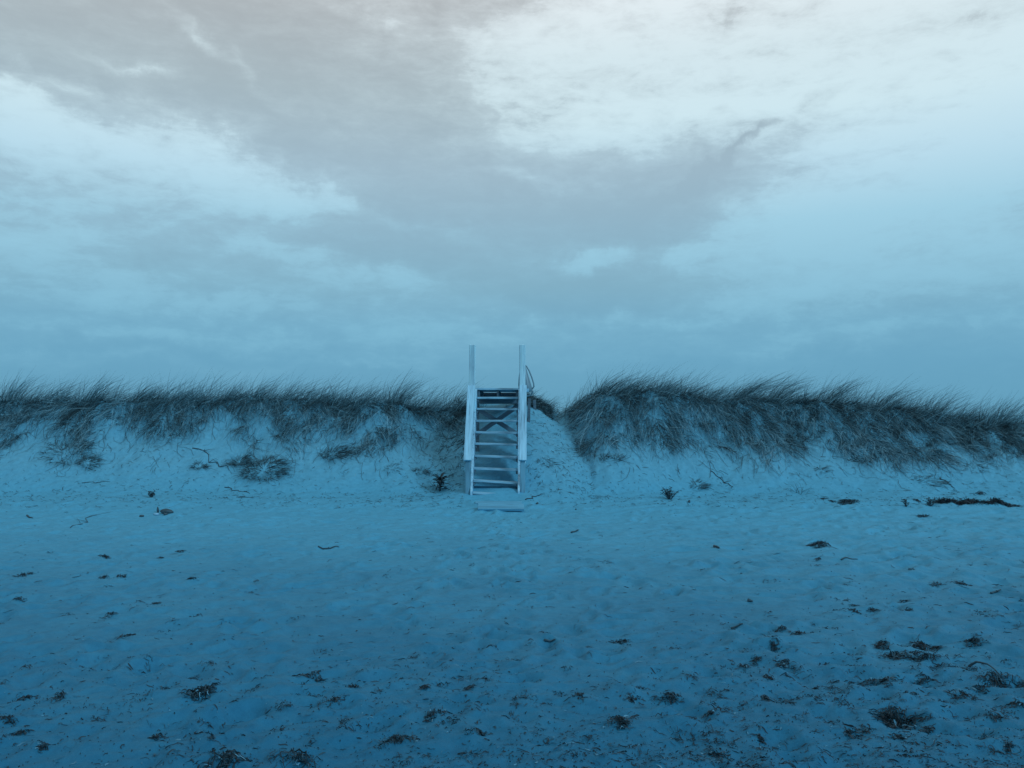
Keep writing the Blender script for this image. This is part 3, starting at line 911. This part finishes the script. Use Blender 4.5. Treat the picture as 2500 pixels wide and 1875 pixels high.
def bushy(name, px, py, wpx, hpx, nst, nleaf, label, lw=0.014):
    x, y, z = ground(px, py)
    rw = wpx / F * y * 0.5; hh = hpx / F * y
    g = random.Random(int(px + py))
    root = empty(name, (x, y, z)); tag(root, label, 'shrub')
    V, Fc, tips = [], [], []
    for i in range(nst):
        a = g.uniform(0, 2 * math.pi); rr = rw * g.uniform(0.4, 1.0)
        e = Vector((math.cos(a) * rr, math.sin(a) * rr * 0.7, hh * g.uniform(0.25, 1.0)))
        mid = e * 0.5 + Vector((g.uniform(-1, 1), g.uniform(-1, 1), 0.5)) * rw * 0.15
        tube_into(V, Fc, [Vector((0, 0, -0.02)), mid, e], [0.006, 0.005, 0.003], 5)
        for q in range(nleaf):
            t = g.uniform(0.35, 1.05)
            p = mid.lerp(e, (t - 0.5) * 2) if t > 0.5 else (mid * (t * 2))
            tips.append(p + Vector((g.gauss(0, 1), g.gauss(0, 1), abs(g.gauss(0, 1)))) * 0.018)
    me = bpy.data.meshes.new('stems'); me.from_pydata([tuple(v) for v in V], [], Fc); link('stems', me, M['twig'], root)
    V, Fc = [], []
    for p in tips:
        u = Vector((g.gauss(0, 1), g.gauss(0, 1), g.gauss(0, 0.6))).normalized(); w = u.cross(Vector((g.gauss(0, 1), g.gauss(0, 1), g.gauss(0, 1)))).normalized()
        n0 = len(V); L = lw * g.uniform(1.2, 2.4)
        V += [p - u * L, p + w * lw * 0.55, p + u * L, p - w * lw * 0.55]; Fc.append((n0, n0 + 1, n0 + 2, n0 + 3))
    me = bpy.data.meshes.new('foliage'); me.from_pydata([tuple(v) for v in V], [], Fc); link('foliage', me, M['leaf'], root)
bushy('beach_shrub', 1636, 1219, 50, 30, 16, 11, 'low leafy beach shrub alone on the sand right of the stairs')
bushy('beach_shrub', 369, 1214, 20, 17, 9, 9, 'tiny dense shrub on the sand behind the dark oval stone')
bushy('beach_shrub', 2273, 1236, 32, 22, 9, 9, 'leafy sprig standing at the left end of the wrack line')
bushy('beach_shrub', 2212, 1237, 22, 17, 6, 7, 'small sprig by itself left of the wrack line')

# ------------------------------------------------------------------ stones
def stone(px, py, wpx, hpx, deep, rotz, mat, label, seed, tilt=0.0, tall=False):
    x, y, z = ground(px, py)
    sx = wpx / F * y * 0.5; sz = hpx / F * y * (0.5 if not tall else 0.55)
    bm = bmesh.new()
    bmesh.ops.create_icosphere(bm, subdivisions=3, radius=1)
    g = random.Random(seed); ph = [g.uniform(0, 6) for _ in range(6)]
    for v in bm.verts:
        c = v.co
        k = 1 + 0.10 * math.sin(2.3 * c.x + ph[0]) * math.cos(2.1 * c.y + ph[1]) + 0.06 * math.sin(4.1 * c.z + ph[2] + 2 * c.x) + 0.03 * math.sin(7 * c.y + ph[3] + 5 * c.x)
        if tall: k *= (1.0 - 0.45 * c.z) if c.z > 0 else 1
        v.co = Vector((c.x * sx * k, c.y * deep * k, c.z * sz * (k if not tall else 1)))
    me = bpy.data.meshes.new('stone'); bm.to_mesh(me); bm.free()
    o = link('stone', me, mat, smooth=True)
    o.location = (x, y + deep * 0.3, z + sz * (0.65 if not tall else 0.8))
    o.rotation_euler = (0, tilt, rotz)
    return tag(o, label, 'stone')
stone(406, 1254, 30, 13, 0.06, 0.1, M['stone'], 'largest dark oval stone on the left sand', 1, R(12))
stone(403, 1258, 9, 7, 0.035, 0, M['stone'], 'small dark stone tucked under the front of the oval stone', 2)
stone(381, 1258, 13, 7, 0.04, 0.2, M['stone_light'], 'pale flat stone left of the dark oval stone', 3)
stone(385, 1252, 6, 15, 0.018, 0, M['stone'], 'slim pointed stone standing upright beside the oval stone', 4, R(-6), True)
stone(345, 1262, 12, 6, 0.035, 0.1, M['stone'], 'low brownish stone left of the pale stone', 5)
stone(1312, 1231, 6, 5, 0.02, 0, M['stone'], 'black pebble right of the loose plank', 6)
stone(1683, 1228, 6, 7, 0.02, 0, M['stone'], 'black pebble right of the leafy beach shrub', 7)
stone(1406, 1245, 4, 4, 0.013, 0, M['stone'], 'tiny black pebble on bare sand far right of the plank', 8)

# ------------------------------------------------------------------ driftwood and twigs
def twig(px0, py0, px1, py1, r, label, wob=0.08, branches=2, arch=0.0):
    a = Vector(ground(px0, py0)); b = Vector(ground(px1, py1))
    g = random.Random(int(px0 * 3 + py1))
    n = 9
    pts = []
    Lh = (b - a).length
    perp = Vector((-(b - a).y, (b - a).x, 0)).normalized()
    for i in range(n):
        t = i / (n - 1)
        p = a.lerp(b, t) + perp * (g.uniform(-1, 1) * wob * Lh * (1 if 0 < i < n - 1 else 0)) * 0.5
        p.z = float(H(p.x, p.y)) + r * 0.7 + arch * Lh * math.sin(math.pi * t)
        pts.append(p)
    V, Fc = [], []
    rad = [r * (1 - 0.55 * i / (n - 1)) for i in range(n)]
    tube_into(V, Fc, [p - a for p in pts], rad, 6)
    for k in range(branches):
        i = g.randrange(2, n - 2)
        d = (pts[i + 1] - pts[i]).normalized()
        q = Vector((d.x * math.cos(0.7) - d.y * math.sin(0.7) * (1 if k % 2 else -1), d.y * math.cos(0.7) + d.x * math.sin(0.7) * (1 if k % 2 else -1), 0.15))
        e = pts[i] + q * Lh * g.uniform(0.15, 0.32)
        e.z = max(e.z, float(H(e.x, e.y)) + r * 0.5)
        tube_into(V, Fc, [pts[i] - a, (pts[i] + e) / 2 - a + Vector((0, 0, r)), e - a], [rad[i] * 0.7, rad[i] * 0.5, rad[i] * 0.3], 5)
    me = bpy.data.meshes.new('driftwood_twig'); me.from_pydata([tuple(v) for v in V], [], Fc)
    o = link('driftwood_twig', me, M['twig'], smooth=True)
    o.location = a
    return tag(o, label, 'twig')
twig(1283, 1221, 1321, 1208, 0.012, 'crooked twig beside the foot of the right stair post', 0.2, 1)
twig(1395, 1302, 1412, 1296, 0.014, 'short dark twig on the sand right of the loose plank', 0.1, 1)
twig(1330, 1565, 1356, 1565, 0.010, 'short straight stick lying level in the middle foreground', 0.0, 0)
twig(1744, 1336, 1756, 1340, 0.018, 'stubby dark stick on the right midground sand', 0.0, 0)
twig(1826, 1469, 1838, 1472, 0.017, 'stubby dark stick nearer the camera on the right', 0.0, 0)
twig(1785, 1537, 1814, 1526, 0.009, 'straight slanting twig on the right foreground sand', 0.02, 0)
twig(2054, 1369, 2094, 1367, 0.009, 'long straight pale twig below the sparse wrack on the right', 0.02, 0)
twig(2418, 1450, 2444, 1442, 0.011, 'forked twig near the right edge of the sand', 0.1, 2)
twig(777, 1336, 828, 1337, 0.010, 'long thin curved twig on the sand left of centre', 0.12, 1, 0.02)
twig(548, 1191, 610, 1206, 0.008, 'forked driftwood branch lying under the slumped grass clod', 0.14, 3)
twig(580, 1214, 620, 1216, 0.007, 'dark straight twig just below the forked branch', 0.1, 2)
twig(200, 1180, 268, 1177, 0.007, 'long thin branch at the foot of the far left dune slope', 0.1, 3)
twig(172, 1289, 236, 1258, 0.007, 'bare branching twig on the left sand', 0.12, 4)
twig(66, 1260, 80, 1266, 0.014, 'short dark stick on the far left sand', 0.0, 0)
twig(2366, 1630, 2440, 1652, 0.008, 'thin arched stem on the right above the long wrack line', 0.0, 0, 0.22)
twig(1735, 1150, 1790, 1190, 0.009, 'dark knotty root running down the right slope', 0.12, 4)
twig(470, 1095, 560, 1150, 0.011, 'thick root arching from the turf to the slumped clod', 0.12, 4)
twig(2295, 1168, 2330, 1192, 0.010, 'curved dark branch low on the far right slope', 0.15, 3)

# ------------------------------------------------------------------ seaweed
def strands(n, pts0, a0, step, segs, lift, g, wid, curl=0.5):
    P = np.zeros((n, segs, 3)); x = pts0[:, 0].copy(); y = pts0[:, 1].copy(); a = a0.copy()
    tw = g.normal(0, curl, n)
    h = lift * g.random(n)
    for s in range(segs):
        P[:, s, 0] = x; P[:, s, 1] = y; P[:, s, 2] = H(x, y) + 0.003 + np.maximum(0, h + lift * 0.25 * g.normal(size=n)) * math.sin(math.pi * (0.15 + 0.8 * s / (segs - 1)))
        a = a + tw * 0.6 + g.normal(0, curl, n); x = x + np.cos(a) * step; y = y + np.sin(a) * step
    T = norm(np.gradient(P, axis=1)); S = norm(np.cross(T, norm(g.normal(size=(n, 1, 3)) + np.array([0, 0, 0.6]))))
    W = S * wid[:, None, None] * 0.5 * (1 - 0.6 * np.abs(np.linspace(-1, 1, segs)) ** 3)[None, :, None]
    return P, W

def seaweed(px, py, wpx, hpx, label, dense=1.0, pale=0.04, shape=None, high=1.0, name='seaweed_clump'):
    """a tangle of strands on the sand; wpx x hpx is the size it has in the photograph"""
    x, y, z = ground(px, py)
    g = np.random.default_rng(int(px * 13 + py * 7))
    sc = y / F
    a = wpx * sc * 0.5
    dep = hpx * sc / max(0.09, (EYE - z) / y) * 0.5      # depth of the patch along the sand
    dep = min(dep, a * 1.1)
    h = 0.042 * high * min(1.0, a / 0.15)
    if shape is None:
        lob = [(g.normal(0, 0.33), g.normal(0, 0.3), g.uniform(0.3, 0.6)) for _ in range(int(g.integers(3, 6)))] + [(0, 0, 0.45)]
    else:
        lob = shape
    area = a * dep
    n = int(np.clip(7000 * area * dense, 34, 900) * 1.25)
    pick = g.integers(0, len(lob), n)
    L = np.array(lob)[pick]
    X = x + (L[:, 0] * 1.1 + np.clip(g.normal(0, 0.58, n), -0.95, 0.95) * L[:, 2]) * a; Y = y + (L[:, 1] * 1.1 + np.clip(g.normal(0, 0.58, n), -0.95, 0.95) * L[:, 2]) * dep
    rr = np.hypot((X - x) / a, (Y - y) / dep)
    lift = h * np.clip(1.15 - rr, 0.12, 1)
    seg = 6
    step = g.uniform(0.25, 1.0, n) * np.clip(a * 0.15, 0.007, 0.024)
    P, W = strands(n, np.stack([X, Y], axis=1), g.normal(0, 0.9, n) + (g.random(n) > 0.5) * math.pi, step, seg, lift, g, g.uniform(0.003, 0.0080, n), 0.42)
    tone = np.clip(g.normal(0.40, 0.28, n), 0, 0.9); tone[g.random(n) < pale] = 1.0
    base = np.array([x, y, z])
    o = link(name, ribbons_mesh(name, P - base, W, tone), M['weed'])
    o.location = (x, y, z)
    return tag(o, label, 'seaweed', 'seaweed washed up on the beach')

SW = [
 # foreground left
 (494, 1687, 88, 34, 'ragged dark seaweed clump, the thickest in the left foreground', 1.3),
 (480, 1699, 30, 14, 'small dark lump hanging off the thick left clump', 1.2),
 (765, 1656, 64, 17, 'dark curly clump on the upper edge of the wrack band left of centre', 1.2),
 (1057, 1749, 56, 24, 'compact curly clump in the centre foreground with pale loops', 1.4),
 (1181, 1796, 46, 30, 'bristly upright clump in the centre foreground', 1.3),
 (969, 1811, 92, 20, 'long flat dark clump lying left of the bristly one', 1.4),
 (525, 1866, 120, 28, 'big seaweed heap cut by the bottom edge of the picture', 1.4),
 (59, 1793, 46, 24, 'rounded dark clump near the bottom left corner', 1.3),
 (385, 1803, 66, 22, 'stringy clump with pale ends in the lower left', 0.9),
 (150, 1702, 46, 12, 'thin flat streak of weed in the left foreground', 0.9),
 (60, 1706, 36, 16, 'wispy weed at the left edge of the foreground', 0.8),
 (107, 1822, 32, 34, 'bent weed stalk above the bottom left corner', 0.6),
 (865, 1679, 38, 18, 'small spidery clump right of the upper curly clump', 0.9),
 (1034, 1680, 16, 13, 'little round ball of weed in the centre foreground', 1.2),
 (1147, 1682, 40, 12, 'small flat weed left of the centre wrack', 0.9),
 (816, 1712, 46, 14, 'faint sandy clump below the spidery one', 0.7),
 (718, 1855, 150, 30, 'long sparse drift of weed along the bottom edge', 0.55),
 (25, 1760, 60, 12, 'thin weed streak at the extreme lower left edge', 0.7),
 # left midground
 (268, 1505, 40, 13, 'dark knotted clump in the left midground', 1.1),
 (308, 1554, 46, 10, 'thin broken streak of weed below the knotted clump', 0.7),
 (256, 1360, 34, 13, 'dark clump with a stalk in the far left midground', 1.1),
 (296, 1408, 34, 17, 'tangled clump, right one of a close pair on the left', 1.0),
 (256, 1411, 26, 9, 'flat clump, left one of a close pair on the left', 1.0),
 (57, 1405, 38, 8, 'flat dark streak of weed near the left edge', 1.0),
 (43, 1465, 34, 12, 'frayed weed clump near the left edge', 0.8),
 (437, 1348, 26, 8, 'small dark clump with a thin tail left of centre', 1.1),
 (392, 1363, 14, 12, 'tiny upright scrap left of the tailed clump', 1.1),
 (467, 1413, 28, 7, 'thin looped scrap in the left midground', 0.8),
 (384, 1474, 20, 13, 'small rounded scrap above the left foreground', 0.9),
 # centre
 (1521, 1569, 44, 11, 'short dark strip of weed right of the level stick', 1.1),
 (1411, 1698, 36, 22, 'sandy clump left in the right foreground band', 0.8),
 (1538, 1707, 44, 12, 'curved scrap beside the dark star shaped clump', 0.8),
 # foreground right
 (1637, 1712, 66, 36, 'dark star shaped clump in the right foreground', 1.2),
 (1521, 1769, 84, 40, 'spiky clump with an upright stalk in the lower centre right', 1.1),
 (1730, 1746, 40, 18, 'dark lump at the end of a trail right of the spiky clump', 1.1),
 (1815, 1630, 44, 26, 'curly clump, lower left of a loose trio on the right', 1.0),
 (1849, 1613, 40, 22, 'curly clump, top of a loose trio on the right', 1.0),
 (1917, 1627, 54, 24, 'curly clump, rightmost of a loose trio', 1.0),
 (1866, 1708, 40, 18, 'ragged clump below the loose trio', 1.0),
 (1877, 1657, 40, 20, 'sandy half buried clump just below the trio', 0.6),
 (1951, 1549, 50, 12, 'spread scrap of weed on rippled sand to the right', 0.9),
 (1907, 1537, 26, 18, 'pale wiry scrap left of the spread one', 0.5),
 (1891, 1585, 34, 9, 'low dark scrap above the trio', 1.0),
 (2150, 1580, 60, 24, 'left lobe of the large ring of seaweed on the right', 1.3),
 (2238, 1580, 66, 30, 'upper right lobe of the large ring of seaweed', 1.4),
 (2190, 1607, 90, 26, 'lower lobe of the large ring of seaweed', 0.9),
 (2270, 1606, 70, 14, 'stringy tail running right from the large ring', 0.9),
 (2377, 1571, 54, 18, 'dense dark clump right of the large ring', 1.5),
 (2290, 1582, 20, 16, 'little curl of weed between the ring and the dense clump', 0.7),
 (2192, 1765, 110, 56, 'largest and blackest seaweed heap in the lower right', 1.7),
 (2262, 1785, 34, 12, 'dark knob at the right foot of the blackest heap', 1.3),
 (2120, 1785, 40, 20, 'flat dark flap left of the blackest heap', 1.1),
 (2070, 1790, 70, 36, 'pale sandy matted patch left of the blackest heap', 0.6),
 (2190, 1802, 40, 24, 'brownish sandy lump below the blackest heap', 0.9),
 (2130, 1672, 50, 26, 'slanting dark arm at the left end of the long wrack line', 1.0),
 (2165, 1661, 36, 14, 'bushy knot on the long wrack line', 1.3),
 (2255, 1668, 60, 16, 'frayed middle stretch of the long wrack line', 0.9),
 (2430, 1668, 110, 20, 'thick right end of the long wrack line', 1.1),
 (2400, 1684, 60, 14, 'loose scraps under the thick right end', 0.7),
 (2340, 1700, 60, 18, 'half buried weed below the long wrack line', 0.7),
 (2488, 1718, 46, 34, 'dark clump cut by the right edge of the picture', 1.2),
 (2425, 1752, 50, 34, 'crossed stalks and weed near the right edge', 0.5),
 (2470, 1830, 46, 30, 'dark clump in the bottom right corner', 1.0),
 (1757, 1846, 46, 20, 'curled clump near the bottom edge right of centre', 0.9),
 (1860, 1808, 30, 14, 'dark scrap by a footprint in the lower right', 0.9),
 # right midground
 (2133, 1492, 30, 10, 'dark clump, left of a level pair on the right', 1.3),
 (2218, 1491, 36, 10, 'dark clump, right of a level pair', 1.2),
 (2085, 1493, 28, 6, 'flat dark strip left of the level pair', 1.1),
 (2088, 1480, 18, 5, 'thin dark leaf above the flat strip', 1.1),
 (2205, 1471, 32, 12, 'wiry scrap above the level pair', 0.7),
 (2345, 1426, 44, 15, 'dark branched clump on the far right midground', 1.1),
 (2290, 1428, 40, 10, 'thin trail left of the branched clump', 0.5),
 (2002, 1331, 66, 14, 'wide sparse wrack patch on the right midground', 0.6),
 (1999, 1366, 30, 6, 'small scraps under the sparse wrack patch', 0.7),
 (2254, 1262, 44, 10, 'faint sparse weed below the wrack line at the dune foot', 0.5),
 (2012, 1218, 20, 5, 'first of three black scraps at the right dune foot', 1.4),
 (2031, 1225, 18, 6, 'second of three black scraps at the right dune foot', 1.6),
 (2076, 1226, 46, 9, 'longest of three black scraps at the right dune foot', 1.1),
 (2240, 1223, 20, 7, 'black lump left in the wrack line at the right dune foot', 1.8),
 (2395, 1205, 26, 6, 'black scrap on the slope above the wrack line', 1.2),
]
for t in SW:
    seaweed(*t)

# the long black wrack line at the foot of the right-hand dune
def wrack(p0, p1, label, n, thick):
    g = np.random.default_rng(77)
    a = np.array(ground(*p0)); b = np.array(ground(*p1))
    t = g.random(n)
    X = a[0] + (b[0] - a[0]) * t + g.normal(0, 0.03, n); Y = a[1] + (b[1] - a[1]) * t + 0.04 * np.sin(t * 17) + g.normal(0, 1, n) * thick * (0.35 + np.abs(np.sin(t * 9 + 0.6)))
    P, W = strands(n, np.stack([X, Y], axis=1), g.normal(0, 0.45, n), g.uniform(0.012, 0.03, n), 6, np.full(n, 0.05) * (0.3 + np.abs(np.sin(t * 9 + 0.6))), g, g.uniform(0.006, 0.014, n), 0.25)
    tone = np.clip(g.normal(0.18, 0.12, n), 0, 0.6)
    o = link('wrack_line', ribbons_mesh('wrack_line', P - a, W, tone), M['weed'])
    o.location = a
    return tag(o, label, 'seaweed', 'seaweed washed up on the beach')
wrack((2282, 1229), (2468, 1237), 'long black line of wrack along the foot of the right dune', 560, 0.035)

# countless crumbs of weed and straw over the sand
def scraps():
    g = np.random.default_rng(5)
    n = 42000
    px = g.uniform(-60, 2560, n); py = HOR + 165 + (700) * g.random(n) ** 0.85
    # back-projected evenly over the sand, thicker in the tide band near the water and to the right
    Yg = EYE / ((py - HOR) / F); Xg = (px - CX) / F * Yg
    dens = 0.30 + 0.66 * (1 - sstep(3.6, 6.4, Yg - 0.12 * Xg + 0.7 * perlin(Xg * 0.8, Yg * 0.8, 71))) + 0.22 * sstep(12.0, 14.0, Yg) + 0.25 * sstep(-0.1, 0.6, perlin(Xg * 0.5 + 3, Yg * 0.6, 72))
    dens *= 0.45 + 0.55 * sstep(-0.3, 0.4, fbm(Xg * 1.7, Yg * 1.7, 3, 73))
    dens *= 0.55 + 0.45 * sstep(-2.5, 2.0, Xg)
    k = (g.random(n) < dens * 0.62) & (Yg < 14.2)
    X, Y = Xg[k], Yg[k]; n = len(X)
    size = g.random(n) ** 2.2
    a0 = g.normal(0, 0.7, n) + (g.random(n) > 0.5) * math.pi
    P, W = strands(n, np.stack([X, Y], axis=1), a0, (0.002 + 0.020 * size ** 1.6) * (0.62 + 0.75 * sstep(4.5, 9, Y)), 5, np.full(n, 0.007), g, 0.002 + 0.0055 * g.random(n) ** 1.5, 0.45)
    tone = np.clip(g.normal(0.5, 0.27, n), 0, 0.95); tone[g.random(n) < 0.05] = 1.0
    # little knots of weed, thick in the tide band and to the right
    m = 5200
    X = g.uniform(-3.4, 3.4, m); Y = g.uniform(3.4, 9.0, m); X = X * Y / 5.0
    d2 = (1 - sstep(4.4, 6.4, Y - 0.16 * X + 0.8 * perlin(X * 0.7, Y * 0.7, 81))) * (0.35 + 0.65 * sstep(-1.5, 2.5, X)) * (0.15 + 0.85 * sstep(-0.15, 0.35, fbm(X * 1.3 + 9, Y * 1.6, 3, 82)))
    k = g.random(m) < d2 * 0.42 + 0.010
    X, Y = X[k], Y[k]
    reps = g.integers(4, 16, len(X)); sz = g.uniform(0.008, 0.042, len(X))
    X = np.repeat(X, reps) + g.normal(size=reps.sum()) * np.repeat(sz, reps); Y = np.repeat(Y, reps) + g.normal(size=reps.sum()) * np.repeat(sz, reps) * 0.8
    q = len(X)
    P2, W2 = strands(q, np.stack([X, Y], axis=1), g.normal(-0.2, 0.8, q) + (g.random(q) > 0.5) * math.pi, g.uniform(0.003, 0.012, q), 5, np.full(q, 0.016), g, g.uniform(0.002, 0.006, q), 0.45)
    P = np.concatenate([P, P2]); W = np.concatenate([W, W2]); tone = np.concatenate([tone, np.clip(np.repeat(g.uniform(0.2, 0.75, len(reps)), reps) + g.normal(0, 0.15, q), 0, 0.95)])
    o = link('seaweed_scraps', ribbons_mesh('seaweed_scraps', P, W, tone), M['weed'])
    tag(o, 'countless tiny scraps of weed and straw strewn over the sand', 'seaweed', kind='stuff')
    # straw and bits of root on the dune's lower slope and in the gap by the stairs
    m = 3600
    X = g.uniform(-10.5, 10.5, m); Y = g.uniform(13.6, 16.2, m); X[:520] = g.uniform(0.2, 1.5, 520); Y[:520] = g.uniform(14.4, 17.9, 520); X[520:800] = g.uniform(-1.9, -0.75, 280); Y[520:800] = g.uniform(14.6, 17.0, 280)
    P, W = strands(m, np.stack([X, Y], axis=1), g.normal(-0.5, 0.8, m), 0.006 + 0.028 * g.random(m) ** 2, 5, np.full(m, 0.02), g, 0.004 + 0.006 * g.random(m), 0.25)
    keep = np.abs(X + 0.29) > 0.55
    o = link('straw_scraps', ribbons_mesh('straw_scraps', P[keep], W[keep], np.clip(g.normal(0.35, 0.2, m), 0, 0.9)[keep]), M['grass'])
    tag(o, 'bits of dead straw and root strewn along the dune foot', 'straw', kind='stuff')
scraps()
